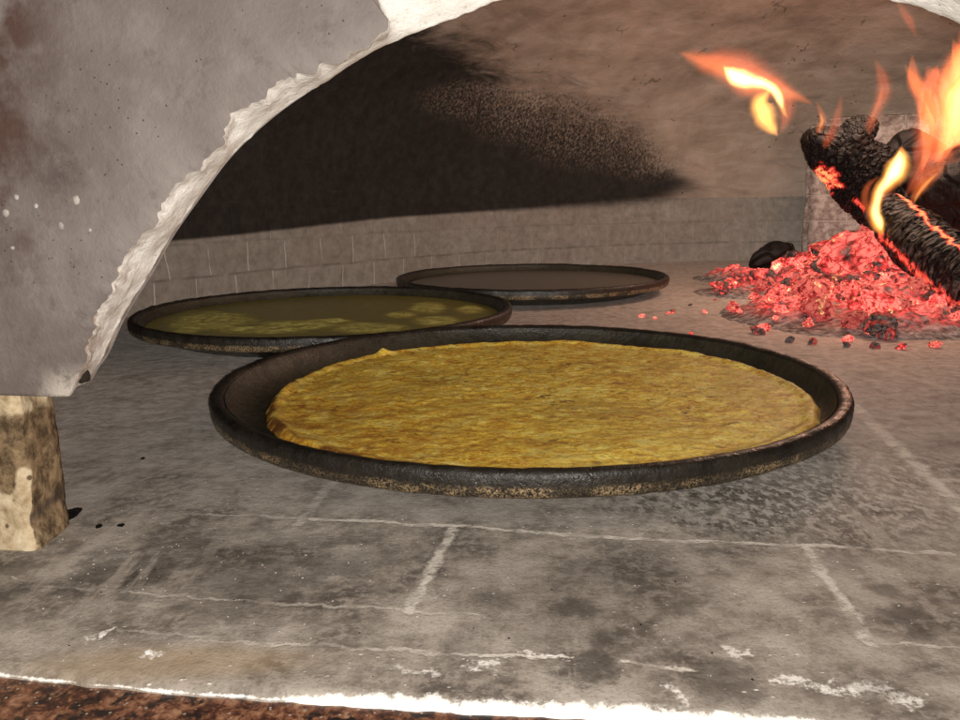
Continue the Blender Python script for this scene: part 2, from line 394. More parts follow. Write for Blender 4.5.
def mat_char(name, axis_scale, tone=(.05, .043, .038), seed=0.0, stripes=False):
    t = NT(name); P = t.pos()
    if stripes:
        cb_ = t.n('ShaderNodeCombineXYZ'); t.put(cb_.inputs[0], t.math('MULTIPLY', t.attr('along'), 85.0)); t.put(cb_.inputs[1], t.math('MULTIPLY', t.attr('cx'), 1.5)); t.put(cb_.inputs[2], t.math('MULTIPLY', t.attr('sx'), 1.5))
        Q = t.vmath('ADD', cb_.outputs[0], t.vmath('SCALE', t.noise(P, 30, 3, out=1), scale=1.3))
    else:
        Q = t.vmath('ADD', t.map(P, axis_scale, loc=(seed, 0, 0)), t.vmath('SCALE', t.noise(P, 30, 2, out=1), scale=.35))
    v = t.voro(Q, 1.0, 'DISTANCE_TO_EDGE'); b = t.noise(P, 120, 4, .75)
    c = t.mix(t.math('MULTIPLY', t.sm(v, .10, .26), t.sm(b, .38, .62)), (.007, .0055, .005), tone)
    c = t.mix(t.math('MULTIPLY', t.sm(t.noise(P, 18, 3), .45, .68), .6), c, (.012, .009, .008))
    g = t.math('MULTIPLY', t.attr('hot'), t.sm(t.math('ADD', t.noise(P, 95, 4, .75), t.math('MULTIPLY', t.attr('hot'), .14)), .46, .64))
    ec = t.ramp(g, [(0, (1, .03, .02)), (.6, (1, .08, .05)), (1, (1, .30, .10))])
    h = t.math('ADD', t.math('MULTIPLY', t.sm(v, 0, .2), 1.0), t.math('MULTIPLY', b, .3))
    return t.bsdf(c, .6, t.bump(h, .9, .006), spec=.2, emit=ec, estr=t.math('MULTIPLY', g, 1.25))

def mat_ember(name='ember', heat=1.0, bed=False, off=0.0):
    t = NT(name); P = t.pos(); info = t.n('ShaderNodeObjectInfo')
    Q = P if bed else t.vmath('ADD', P, t.vmath('SCALE', info.outputs['Location'], scale=90.0))
    ks = 1.0 if bed else .021
    a = t.noise(Q, (52 if bed else 32) * ks, 3, .5, .8); b = t.noise(Q, 110 * ks, 4, .65); ck = t.voro(Q, 90 * ks, 'DISTANCE_TO_EDGE')
    rnd = .5 if bed else info.outputs['Random']
    if off: a = t.math('ADD', a, off)
    hot = t.math('ADD', t.math('MULTIPLY', a, 1.25), t.math('MULTIPLY', t.math('SUBTRACT', rnd, .5), .55))
    g = t.sm(hot, .34, .66) if not bed else t.sm(hot, .38, .70)
    if bed: g = t.math('MULTIPLY', g, t.attr('hot'))
    g = t.math('MULTIPLY', g, t.math('MULTIPLY', t.math('MULTIPLY_ADD', t.sm(b, .34, .52), .75, .25), t.math('MULTIPLY_ADD', t.sm(ck, .0, .05), .6, .4)))
    ash = t.ramp(b, [(.3, (.04, .034, .032)), (.5, (.24, .21, .20)), (.68, (.52, .48, .46))])
    ec = t.ramp(g, [(0, (.45, .010, .008)), (.4, (.85, .028, .024)), (.7, (1, .048, .045)), (1, (1, .19, .14))])
    sp = t.math('MULTIPLY', t.sm(t.noise(Q, 62 * ks, 3, .6), .60, .70), g)
    ec = t.mix(sp, ec, (1, .60, .22))
    es = t.math('MULTIPLY', t.math('MULTIPLY_ADD', sp, .9, 1.0), t.math('MULTIPLY', g, heat if bed else t.math('MULTIPLY_ADD', t.math('FRACT', t.math('MULTIPLY', rnd, 7.3)), 1.25, .35)))
    h = b if bed else t.math('ADD', b, t.sm(ck, 0, .12))
    ash = t.mix(t.math('MULTIPLY', g, .85), ash, (.05, .02, .018))
    return t.bsdf(ash, .9, t.bump(h, .8, .004 if bed else .15), spec=.1, emit=ec, estr=es)

def mat_flame(name, col, strength):
    t = NT(name)
    e = t.n('ShaderNodeEmission'); e.inputs[0].default_value = (*col, 1)
    e.inputs[1].default_value = strength
    t.l(e.outputs[0], t.out.inputs['Volume'])
    return t.mat

M_floor, M_gran, M_pl, M_wh, M_pier = mat_floor(), mat_granite(), mat_plaster(), mat_white(), mat_pier()
M_dome, M_brick, M_post = mat_vault(False), mat_vault(True), mat_brickpost()
M_iron = mat_iron('blackened_iron'); M_iron2 = mat_iron('dark_iron_inside', 0)
M_crust = mat_crust()
M_bat = mat_batter('setting_batter', (.185, .17, .044), (.225, .205, .056), (.56, .53, .16), .32)
M_bat2 = mat_batter('thin_batter', (.125, .112, .094), (.155, .14, .118), (.2, .15, .11), .3)
M_emb = mat_ember(); M_bed = mat_ember('ember_bed', .95, True)

for m_ in (M_emb, M_bed): m_.cycles.emission_sampling = 'NONE'
# ------------------------------------------------------------------ floor + granite
front = [(-1100, 560), (-500, 622), (-260, 645), (-60, 664), (0, 670), (60, 676), (150, 684), (240, 691), (330, 696), (400, 701), (480, 706), (560, 709), (640, 713), (740, 720), (860, 729), (1000, 738), (1300, 758), (1800, 788), (2600, 830)]
fl = catmull([(*floor_px(p), 0) for p in front], 30)
nx = len(fl)
rows = [0, .0006, .0012, .002, .003, .004, .005, .006, .007, .0085, .010, .012, .015, .02, .03, .05, .08, .12, .18, .28, .45, .7, 1.0, 1.4, 1.8, 2.2, 2.6]
V = []; lip = []
xs = [p.x for p in fl]
for j in range(-1, len(rows)):
    d = 0 if j < 0 else rows[j]
    for i, p in enumerate(fl):
        e = .0014 * fbm(Vector((p.x * 60, 0, 3.3)), 4) * sstep(.03, 0, d)
        q = Vector((p.x, p.y, 0)) + AX * (d + e)
        # spread sideways deeper in
        q += EX * ((i / (nx - 1) - .45) * 1.6 * sstep(.05, 1.5, d))
        z = 0 if j >= 0 else -.0045
        if j >= 0 and d < .006: z = -.0022 * (1 - d / .006) ** 2
        if j < 0: q -= AX * .0007
        V.append(Vector((q.x, q.y, z)))
        sx = topx(Vector((p.x, p.y, 0)))[0]
        w = .0011 + .0044 * sstep(230, 420, sx) - .001 * sstep(620, 700, sx)
        lr = sstep(180, 440, sx); lip.append(max(0, 1 - d / (2 * w)) * (.66 + .34 * lr) if j >= 0 else -.05 + .7 * lr)
fo = mesh_obj('floor', V, grid_faces(nx, len(rows) + 1), M_floor, attrs={'lip': lip})
tag(fo, 'grey stone slab oven floor with pale mortar joints and white lime along its front edge', 'floor', kind='structure')
gv = []
for j in range(6):
    for i in range(40):
        p = EX * (-.9 + i * .05) + AX * (-.12 + j * .12); gv.append((p.x, p.y, -.0032 + .0003 * fbm(Vector((i, j, 0)))))
go = mesh_obj('granite_counter', gv, grid_faces(40, 6), M_gran)
sm = go.modifiers.new('s', 'SOLIDIFY'); sm.thickness = .03; sm.offset = -1
tag(go, 'polished red and black speckled granite counter along the front of the oven floor', 'counter')

# ------------------------------------------------------------------ oven: facade, broken edge, pier, dome
oven = empty('oven', (0.1, .4, 0)); oven_loc = Vector((0.1, .4, 0))
tag(oven, 'domed wood fired brick oven with grey plaster face, broken white arch edge and sooty vault', 'oven')
def local(vs): return [Vector(v) - oven_loc for v in vs]
K0 = on_z(30, 551).dot(AX)
KB = .030
Bpx = [(79, 394), (84, 386), (92, 372), (102, 358), (120, 320), (150, 272), (170, 237), (200, 195), (225, 162), (250, 137), (280, 112), (320, 85), (360, 59), (400, 39), (450, 20), (500, 0), (560, -17), (625, -28), (692, -32)]
Apx = [(66, 397), (70, 388), (76, 376), (81, 362), (91, 325), (97, 312), (106, 297), (112, 283), (120, 265), (125, 254), (132, 245), (142, 236), (152, 227), (158, 222), (161, 210), (166, 197), (176, 186), (188, 175), (200, 169), (206, 160), (214, 152), (221, 144), (224, 130), (228, 119), (240, 110), (252, 103), (264, 98), (270, 90), (280, 80), (288, 76), (296, 79), (312, 73), (328, 66), (340, 59), (351, 54), (364, 47), (375, 38), (387, 28), (389, 21), (382, 12), (378, 0), (384, -12), (400, -22), (440, -40), (500, -62), (600, -84), (692, -90)]
def to_sz(px, k):
    p = on_face(px[0], px[1], k); return (p.dot(EX), p.z)
Bc = catmull([(*to_sz(p, K0 + KB), 0) for p in Bpx], 12)
Ac = catmull([(*to_sz(p, K0), 0) for p in Apx], 6)
sc = Bc[-1].x
def resamp(c, n):
    L = [0]
    for i in range(1, len(c)): L.append(L[-1] + (c[i] - c[i - 1]).length)
    out = []; j = 0
    for i in range(n):
        s = L[-1] * i / (n - 1)
        while j < len(L) - 2 and L[j + 1] < s: j += 1
        t = (s - L[j]) / max(1e-9, L[j + 1] - L[j]); out.append(c[j].lerp(c[j + 1], min(1, t)))
    return out
N = 260
Bc = resamp(Bc, N); Ac = resamp(Ac, N)
BR = [(692, -32), (760, -30), (830, -17), (885, -2), (925, 8), (960, 22), (1000, 45), (1060, 88), (1125, 150), (1175, 222), (1210, 300), (1232, 368), (1240, 402)]
AR = [(692, -90), (780, -84), (860, -62), (905, -40), (940, -30), (965, -8), (1000, 4), (1040, 38), (1085, 60), (1130, 112), (1180, 160), (1215, 235), (1240, 300), (1250, 350), (1262, 395)]
Br = resamp(catmull([(*to_sz(p, K0 + KB), 0) for p in BR], 12), N); Ar = resamp(catmull([(*to_sz(p, K0), 0) for p in AR], 6), N)
zfix = Ac[0].y - Ar[-1].y
Ar = [p + Vector((0, zfix * (i / (N - 1)) ** 3, 0)) for i, p in enumerate(Ar)]
zfix = Bc[0].y - Br[-1].y
Br = [p + Vector((0, zfix * (i / (N - 1)) ** 3, 0)) for i, p in enumerate(Br)]
Am = Ac + Ar[1:]; Bm = Bc + Br[1:]
for p in Bm: p.y = max(p.y, Ac[0].y - .001)
A0m = [p.copy() for p in Am]
for i, p in enumerate(Am):
    w = .0020 * sstep(0, 12, i) * (.5 + .9 * noise.noise(Vector((p.x * 30, p.y * 30, 8))) + .5)
    q = Vector((p.x * 230, p.y * 230, 1.7))
    Am[i] = p + (p - Vector((sc, .1, 0))).normalized() * fbm(q, 5) * w * 1.3
NT_ = len(Am); zb = Am[0].y
A0 = list(A0m)
# outer boundary
def outer(i):
    f = i / (NT_ - 1); s0, s1, zt = -.75, sc * 2 + .75, .75
    per = (zt - zb) * 2 + (s1 - s0); d = f * per
    if d < zt - zb: return Vector((s0, zb + d, 0))
    d -= zt - zb
    if d < s1 - s0: return Vector((s0 + d, zt, 0))
    d -= s1 - s0; return Vector((s1, zt - d, 0))
ro = [0, .004, .01, .02, .035, .055, .08, .11, .15, .2, .26, .33, .41, .5, .6, .72, .86, 1.0]
V = []; at = {'rust': [], 'wear': [], 'drip': [], 'smut': []}
drips = [((76, 200), 9), ((61, 226), 8), ((5, 213), 7), ((36, 206), 5), ((16, 197), 5), ((12, 248), 4), ((90, 230), 3.5)]
def add_face_v(s, z, edge_d):
    k = K0 + .0012 * fbm(Vector((s * 14, z * 14, 5)), 3)
    if edge_d is not None: k += .0016 * sstep(.006, 0, edge_d)
    p = face_pt(s, z, k); V.append(p)
    x, y = topx(p)
    at['rust'].append(.95 * sstep(80, -10, x) * sstep(340, 180, y) + .3 * sstep(190, 0, x))
    at['wear'].append(max(.75 * sstep(.02, .002, (z - zb)) * sstep(30, 60, x), .0))
    at['drip'].append(0)
    at['smut'].append(max(.8 * sstep(40, 10, math.hypot(x - 55, (y - 140) * .5)) * sstep(16, 4, abs(x - 54)), .6 * sstep(70, 10, math.hypot(x - 130, y - 330) + 20 * 0) * sstep(.03, .005, edge_d if edge_d is not None else 1)))
# dense regular patch of the visible face is made by subdividing radially
for f in ro:
    for i in range(NT_):
        a, o = Am[i], outer(i)
        q = a.lerp(o, f)
        add_face_v(q.x, q.y, (q - a).length)
faces = grid_faces(NT_, len(ro))
# back of the slab and its rim
base = len(V)
for f in (0, 1):
    for i in range(NT_):
        p = (Bm[i] + (Bm[i] - Vector((sc, .1, 0))).normalized() * .004) if f == 0 else outer(i)
        V.append(face_pt(p.x, p.y, K0 + KB + .012))
        for k_ in at: at[k_].append(0)
faces += [tuple(reversed(q)) for q in grid_faces(NT_, 2, off=base)]
top_r = (len(ro) - 1) * NT_
for i in range(NT_ - 1): faces.append((top_r + i, top_r + i + 1, base + NT_ + i + 1, base + NT_ + i))
# underside left and right
for side in (0, NT_ - 1):
    ids = [r_ * NT_ + side for r_ in range(len(ro))]
    faces.append(tuple(ids) + (base + NT_ + side, base + side))
face_o = mesh_obj('facade', local(V), faces, M_pl, oven, attrs=at)
# fresh drips: small raised spatters, part of the face
dv, df = [], []
for (c_, r_) in drips:
    c3 = on_face(c_[0], c_[1], K0 - .0006); rr = r_ / F * .4
    o0 = len(dv); n_ = 18
    dv.append(c3 - AX * .0005)
    for ring, (fr, dz) in enumerate(((.55, .0004), (1.0, -.0022))):
        for q in range(n_):
            a_ = 2 * math.pi * q / n_; rad = rr * .62 * fr * (1 + .3 * fbm(Vector((math.cos(a_) * 1.5, math.sin(a_) * 1.5, r_ + c_[0]))))
            dv.append(c3 + EX * math.cos(a_) * rad + Vector((0, 0, 1)) * math.sin(a_) * rad * 1.1 - AX * dz)
    for q in range(n_):
        df.append((o0, o0 + 1 + q, o0 + 1 + (q + 1) % n_)); df.append((o0 + 1 + q, o0 + 1 + n_ + q, o0 + 1 + n_ + (q + 1) % n_, o0 + 1 + (q + 1) % n_))
ts = NT('pale_spatter'); Ms = ts.bsdf(ts.mix(ts.sm(ts.noise(ts.pos(), 150, 3), .3, .7), (.30, .26, .245), (.5, .46, .43)), .8)
so_ = mesh_obj('plaster_spatter', local(dv), df, Ms, oven); so_['label'] = 'pale plaster spatters on the grey face'
# broken edge band
rb = [0, .02, .1, .2, .3, .4, .5, .6, .7, .8, .9, .97, 1]
V = []; low = []
for jj, f in enumerate(rb):
    for i in range(NT_):
        p = A0[i].lerp(Bm[i], f) + (Am[i] - A0[i]) * (1 - f) ** 4; k = K0 + (.0035 if jj else .0008) + (KB - .0035) * f
        s = math.sin(math.pi * f)
        q = face_pt(p.x, p.y, k)
        n3 = fbm(q * 45, 7) * .0022 * (s ** .5 if s > 0 else 0) + (.0007 * fbm(q * 160, 3) if f == 1 else 0)
        dirn = (Vector((sc, .1, 0)) - p).normalized()
        q = q + (EX * dirn.x + Vector((0, 0, dirn.y))) * (n3 + .0)
        V.append(q); low.append(sstep(.22, .10, p.y) * (.75 - .45 * f))
base = len(V)
for (ex, dk) in ((.003, .006), (.006, .014)):
    for i in range(NT_):
        p = Bm[i] + (Bm[i] - Vector((sc, .1, 0))).normalized() * ex
        V.append(face_pt(p.x, p.y, K0 + KB + dk)); low.append(1)
faces = grid_faces(NT_, len(rb) + 2)
eo = mesh_obj('broken_edge', local(V), faces, M_wh, face_o, attrs={'low': low})
eo['label'] = 'chipped white plaster edge of the arch'
# dark peg hole near the foot of the arch edge
hv = []; c3 = on_face(80, 378, K0 + .011)
hf = [tuple(range(10))]
for q in range(10):
    a_ = 2 * math.pi * q / 10; hv.append(c3 + EX * math.cos(a_) * .0017 + Vector((0, 0, 1)) * math.sin(a_) * .003)
th = NT('hole_dark'); Mh = th.bsdf(th.mix(th.noise(th.pos(), 200), (.01, .007, .005), (.03, .02, .015)), .9)
hv2 = hv + [v + AX * .006 for v in hv]; hf = [tuple(reversed(range(10)))] + [(q, (q + 1) % 10, 10 + (q + 1) % 10, 10 + q) for q in range(10)]
ho = mesh_obj('nail_hole', local(hv2), hf, Mh, face_o)

# pier
pf = on_z(30, 551); pb = on_z(63, 527)
sF, kF = pf.dot(EX), pf.dot(AX) + .0035; sB, kB = pb.dot(EX), pb.dot(AX)
def make_pier(mirror):
    path = [(-.75, kF), (sF - .004, kF), (sF, kF + .003), (sF + (sB - sF) * .5, (kF + kB) / 2), (sB, kB), (sB - .004, kB + .01), (-.75, kB + .16)]
    pts = []
    for i in range(len(path) - 1):
        a, b = path[i], path[i + 1]; n_ = 60 if i == 0 else (12 if i in (2, 3) else 4)
        for j in range(n_): pts.append((a[0] + (b[0] - a[0]) * (j / n_) ** (.35 if i == 0 else 1), a[1] + (b[1] - a[1]) * (j / n_) ** (.35 if i == 0 else 1)))
    pts.append(path[-1]); n_ = len(pts); V = []; st = []; dk = []; MZ = 34
    for j in range(MZ):
        z = -.001 + (zb + .003) * j / (MZ - 1)
        for (s, k) in pts:
            fl_ = .004 * sstep(.012, 0, z)
            q0 = face_pt(s, z, k); e = fbm(q0 * 60, 3) * .0010 + fbm(q0 * 260, 4) * .0006
            q = face_pt((s + e + fl_) if not mirror else (Am[-1].x + sF - s - e - fl_), z, k + e * .5 - fl_)
            V.append(q); x, y = topx(q0)
            stn = .95 * sstep(398, 430, y) * sstep(-40, 20, x) + .25 * sstep(30, 34, x) - .6 * sstep(487, 500, y) * sstep(33, 28, x) - .75 * sstep(8, 22, x) * sstep(34, 29, x) * sstep(462, 474, y) - .55 * sstep(520 - (x - 30) * .5, 530 - (x - 30) * .5, y)
            st.append(max(0, min(1, stn)))
            yy = 519 - (x - 30) * .82
            dk.append(.8 * sstep(7, 3, abs(y - yy)) * sstep(29, 32, x))  # diagonal cast shadow low on the reveal, painted into the colour
    f = grid_faces(n_, MZ)
    f.append(tuple((MZ - 1) * n_ + i for i in range(n_)))
    o = mesh_obj('pier', local(V), f, M_pier, oven, attrs={'stain': st, 'dark': dk}); return o
make_pier(False)['label'] = 'cream stone pier with brown stains'
make_pier(True)['label'] = 'stone pier at the far side of the mouth'

# dome + wall
plan = [(-.50, .60), (-.60, .85), (-.58, 1.12), (-.46, 1.36), (-.27, 1.60), (-.02, 1.85), (.30, 2.05), (.66, 2.14), (1.05, 2.08), (1.38, 1.82), (1.52, 1.42), (1.42, .98), (1.15, .60), (.75, .28), (-.1, .3)]
pc = catmull([(*p, 0) for p in plan], 36, closed=True); n_ = len(pc)
cen = Vector((.42, 1.28, 0)); ZW, ZT = .165, .60
arc = [0]
for i in range(1, n_): arc.append(arc[-1] + (pc[i] - pc[i - 1]).length)
low_pl = [(-200, 262), (100, 249), (165, 242), (230, 236), (300, 228), (390, 218), (480, 212), (560, 208), (620, 205), (690, 198), (745, 194)]
soot_pl = low_pl + [(735, 187), (700, 178), (670, 160), (650, 140), (625, 122), (600, 108), (570, 98), (545, 92), (520, 88), (500, 70), (478, 56), (455, 40), (430, 30), (420, 10), (400, -60), (300, -300), (-300, -300)]
speck_c = [(530, 112, 75, 36), (585, 128, 75, 44), (645, 150, 60, 32), (470, 100, 55, 22)]
def soot_at(p):
    x, y = topx(p)
    if y < -9000 or y > 400: return 1 if p.x < .3 else 0, 0, .3
    d = poly_d(x, y, soot_pl)
    dl = poly_d(x, y, low_pl, False)
    nearlow = sstep(40, 12, abs(dl)) * sstep(760, 690, x)
    if nearlow > .3: wd = 4 + 16 * sstep(430, 740, x); s = sstep(-wd, wd, d)
    else: s = sstep(-62, 52, d)
    s *= 1 - .92 * sstep(640, 765, x)
    sp = 0
    for (cx_, cy_, rx, ry) in speck_c: sp = max(sp, sstep(1.15, .35, math.hypot((x - cx_) / rx, (y - cy_) / ry)))
    return s, sp * sstep(6, 24, abs(dl)), (.10 + .9 * (1 - sstep(10, 40, abs(dl)) * 0) * (.12 + .25 * sstep(430, 740, x) if nearlow > .3 else 1.25))
def vault_pt(i, z=None, th=None):
    p = pc[i % n_]
    if z is not None: q = Vector((p.x, p.y, z))
    else:
        r_ = math.cos(th) ** .72; q = cen.lerp(p, r_); q = Vector((q.x, q.y, ZW + (ZT - ZW) * math.sin(th) ** .95))
    e = fbm(q * 3.0, 3) * .010 + fbm(q * 14, 3) * .0035
    out_ = (Vector((p.x, p.y, 0)) - cen).normalized()
    return q + out_ * e + (Vector((0, 0, e * .6)) if th else Vector())
def build_vault(name, rows_, mat, is_wall):
    V = []; A = {'soot': [], 'speck': [], 'ragged': [], 'left': []}
    for r_ in rows_:
        for i in range(n_):
            p = vault_pt(i, r_, None) if is_wall else vault_pt(i, None, r_)
            V.append(p); s, k, g = soot_at(p)
            A['soot'].append(s); A['speck'].append(k); A['ragged'].append(g); A['left'].append(sstep(.1, -.3, p.x))
    m_ = len(rows_); f = []
    KC = K0 + KB + .02
    for q in grid_faces(n_, m_, True):
        if sum(V[a].dot(AX) for a in q) / 4 > KC: f.append(q)
    uvs = []
    o = mesh_obj(name, local(V), f, mat, oven, attrs=A)
    uv = o.data.uv_layers.new(name='UVMap')
    for poly in o.data.polygons:
        ks = [o.data.loops[li].vertex_index for li in poly.loop_indices]
        iis = [k % n_ for k in ks]; wrap = max(iis) - min(iis) > n_ // 2
        for li, k, ii in zip(poly.loop_indices, ks, iis):
            u = arc[ii] + (arc[-1] + .01 if wrap and ii == 0 else 0)
            uv.data[li].uv = (u, V[k].z + .008)
    return o
wr = [-.01 + (ZW + .01) * j / 40 for j in range(41)]
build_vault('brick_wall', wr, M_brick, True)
dr = [math.pi / 2 * (j / 110) ** 1.0 for j in range(111)]; dr[-1] = math.pi / 2 * .995
build_vault('dome', dr, M_dome, False)

# scorched brick pier by the fire
def box_obj(name, c, size, mat, parent, rz=0, sub=14, amp=.004, off=Vector((0, 0, 0))):
    bm = bmesh.new(); bmesh.ops.create_cube(bm, size=1)
    bmesh.ops.bevel(bm, geom=bm.edges[:], offset=.035, segments=2, affect='EDGES')
    bmesh.ops.subdivide_edges(bm, edges=[e for e in bm.edges if e.calc_length() > .5], cuts=sub, use_grid_fill=True)
    M = Matrix.Translation(c) @ Matrix.Rotation(rz, 4, 'Z') @ Matrix.Diagonal((*size, 1))
    bmesh.ops.transform(bm, matrix=M, verts=bm.verts)
    for v in bm.verts: v.co += Vector((fbm(v.co * 25, 4), fbm(v.co * 25 + Vector((5, 5, 5)), 4), fbm(v.co * 25 + Vector((9, 1, 2)), 4))) * amp
    me = bpy.data.meshes.new(name); bmesh.ops.translate(bm, verts=bm.verts, vec=-off); bm.to_mesh(me); bm.free()
    me.materials.append(mat); me.polygons.foreach_set('use_smooth', [True] * len(me.polygons))
    o = bpy.data.objects.new(name, me); COL.objects.link(o); o.parent = parent; return o
bl = on_y(805, 262, 1.82)
bc = Vector((bl.x + .20, 1.82 + .07, .165))
bo = box_obj('brick_buttress', bc, (.32, .3, .335), M_post, oven, rz=R(-25), off=oven_loc)
bo['label'] = 'scorched brick buttress behind the fire'

# ------------------------------------------------------------------ pans
def lathe(prof, n=160, wob=0.0, seed=0):
    V, F_ = [], []
    for j, (r_, z, *_) in enumerate(prof):
        for i in range(n):
            a = 2 * math.pi * i / n
            w = wob * fbm(Vector((math.cos(a) * 2, math.sin(a) * 2, seed)), 3)
            V.append(Vector(((r_ + w) * math.cos(a), (r_ + w) * math.sin(a), z + w * .5)))
    return V, grid_faces(n, len(prof), True)
def pan(x, y, label, rz, sc_=1):
    root = empty('round_pan', (x, y, 0.0015), rz); root['label'] = label; root['category'] = 'pan'; root['group'] = 'round iron pans on the oven floor'
    prof = [(.0005, .0045), (.10, .0045), (.19, .0046), (.208, .0052), (.218, .0072), (.226, .0108), (.232, .016), (.2365, .0225), (.2385, .0275)]
    V, f = lathe(prof, 160, .0015, x); o = mesh_obj('pan_dish', V, f, M_iron2, root)
    under = [(.0005, 0), (.19, 0), (.206, .0006), (.2215, .007), (.233, .0125), (.2425, .0150)]
    V2, f2 = lathe(under, 160, .0015, x)
    # dish = inner + underside in one mesh
    off = len(V); me = bpy.data.meshes.new('pan_dish'); me.from_pydata([tuple(v) for v in V + V2], [], f + [tuple(off + k for k in reversed(q)) for q in f2])
    me.materials.append(M_iron2); me.polygons.foreach_set('use_smooth', [True] * len(me.polygons)); o.data = me
    rim = [(.2385, .0255), (.2398, .0282), (.2420, .0299), (.2450, .0305), (.2476, .0299), (.2490, .0285), (.2496, .0262), (.2495, .0225), (.2491, .0185), (.2482, .0156), (.2466, .0142), (.2440, .0140), (.2415, .0150)]
    V, f = lathe(rim, 260, .0015, x)
    ed = []
    for j, (r_, z) in enumerate(rim):
        for i in range(260): ed.append(1.0 if z < .021 and r_ > .243 else (.5 if z < .027 and r_ > .243 else .12))
    for k, v in enumerate(V):
        a = fbm(v * 110, 4) * .0007; v += Vector((v.x, v.y, 0)).normalized() * a + Vector((0, 0, a))
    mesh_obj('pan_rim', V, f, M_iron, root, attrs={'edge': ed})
    return root
P1 = (.037, .650); P2 = (-.205, 1.076); P3 = (.097, 1.486)
pan(*P1, 'large black iron pan nearest the oven mouth, holding the golden baked flatbread', .3)
pan(*P2, 'black iron pan at the left holding half set olive yellow batter', 1.2)
pan(*P3, 'rearmost dark iron pan by the brick wall, holding smooth brown batter', 2.3)

def disc(name, cx, cy, rad, z0, mat, hfn, edgef, n=300, m_=110, attrs=('edge',)):
    V = []; A = {k: [] for k in attrs}
    for j in range(m_):
        f = (j / (m_ - 1)) ** .8
        for i in range(n):
            a = 2 * math.pi * i / n; r_ = rad * edgef(a) * f
            x, y = r_ * math.cos(a), r_ * math.sin(a)
            h, vals = hfn(x, y, f, a)
            V.append(Vector((x, y, h)))
            for k, v in zip(attrs, vals): A[k].append(v)
    # skirt down
    for i in range(n):
        v = V[(m_ - 1) * n + i]; V.append(Vector((v.x * .985, v.y * .985, v.z - .0015)))
        for k in attrs: A[k].append(A[k][(m_ - 1) * n + i])
    o = mesh_obj(name, V, grid_faces(n, m_ + 1, True), mat, attrs=A); o.location = (cx, cy, z0); return o
lump = on_z(381, 355, .017); fold = on_z(750, 372, .015)
def crust_h(x, y, f, a):
    q = Vector((x, y, 0)); e = 1 - f
    h = .0075 + .0024 * fbm(q * 9 + Vector((3, 1, 0)), 3) + .0007 * fbm(Vector((x * 34, y * 42, 1)), 4) + .0007 * fbm(q * 140, 4)
    h *= sstep(-.005, .03, e) * .6 + .4
    h += .0022 * sstep(.075, .035, e) * sstep(.0, .03, e)
    gx, gy = x + P1[0] + .010, y + P1[1] - .005
    h += .006 * math.exp(-((gx - lump.x) ** 2 + (gy - lump.y) ** 2) / .00005)
    bd, _bp = noise.voronoi(Vector((x * 52, y * 52, 2.2)))
    h += .0011 * max(0, .55 - bd[0]) ** .7 * sstep(-.1, .25, noise.noise(q * 14 + Vector((5, 5, 5))))
    ed = sstep(.045, .0, e)
    k2 = .7 * sstep(.006, .001, abs(e - .05 - .02 * fbm(Vector((a * 2, 0, 0))))) * (sstep(-.3, .0, math.cos(a + .75) - .75))
    pale = 0
    pp = on_z(470, 406, .016); pale = max(pale, .8 * math.exp(-(((gx - pp.x) / .028) ** 2 + ((gy - pp.y) / .012) ** 2)))
    pp = on_z(560, 407, .016); pale = max(pale, .5 * math.exp(-(((gx - pp.x) / .03) ** 2 + ((gy - pp.y) / .012) ** 2)))
    pale = max(pale, .45 * sstep(-.05, -.19, y) * sstep(-.06, .06, x))
    brown = .95 * sstep(.06, -.2, x) * sstep(.12, -.08, y) + .25 * sstep(.05, -.1, y) * sstep(.2, .0, x)
    return max(.0005, h), (min(1, ed + k2 + brown * .6), pale * (.5 + .5 * noise.noise(q * 80)))
fo_ = disc('flatbread', P1[0] + .010, P1[1] - .005, .2185, .0098, M_crust, crust_h,
     lambda a: 1 + .010 * fbm(Vector((math.cos(a) * 3, math.sin(a) * 3, 2)), 3) + .004 * fbm(Vector((math.cos(a) * 18, math.sin(a) * 18, 2)), 3), attrs=('edge', 'pale'))
tag(fo_, 'golden yellow baked chickpea flatbread with browned spots filling the nearest pan', 'flatbread')
isl = [((215, 318), 55, 12), ((428, 305), 24, 7), ((437, 318), 30, 6), ((300, 322), 60, 6), ((370, 325), 50, 7), ((470, 307), 18, 5), ((260, 327), 60, 5), ((400, 312), 22, 4), ((330, 318), 30, 3), ((455, 325), 20, 4), ((190, 322), 26, 10)]
def bat_h(x, y, f, a):
    p = Vector((x + P2[0], y + P2[1], .023)); px_, py_ = topx(p); s = 0
    for (c_, rx, ry) in isl: s = max(s, math.exp(-(((px_ - c_[0]) / rx) ** 2 + ((py_ - c_[1]) / ry) ** 2) * 1.1))
    k = sstep(.32, .80, s + .13 * fbm(Vector((x * 22, y * 22, 0)), 3))
    h = .0012 * k + .0016 * k * fbm(Vector((x * 40, y * 40, 3)), 3)
    return h, (k,)
b1 = disc('batter', P2[0], P2[1], .2325, .0185, M_bat, bat_h, lambda a: 1, 200, 90, ('set',))
tag(b1, 'olive yellow batter starting to set in pale patches, in the left pan', 'batter')
b2 = disc('batter', P3[0], P3[1], .2335, .0190, M_bat2, lambda x, y, f, a: (0, (0,)), lambda a: 1, 160, 20, ('set',))
tag(b2, 'smooth wet brown batter in the rearmost pan', 'batter')

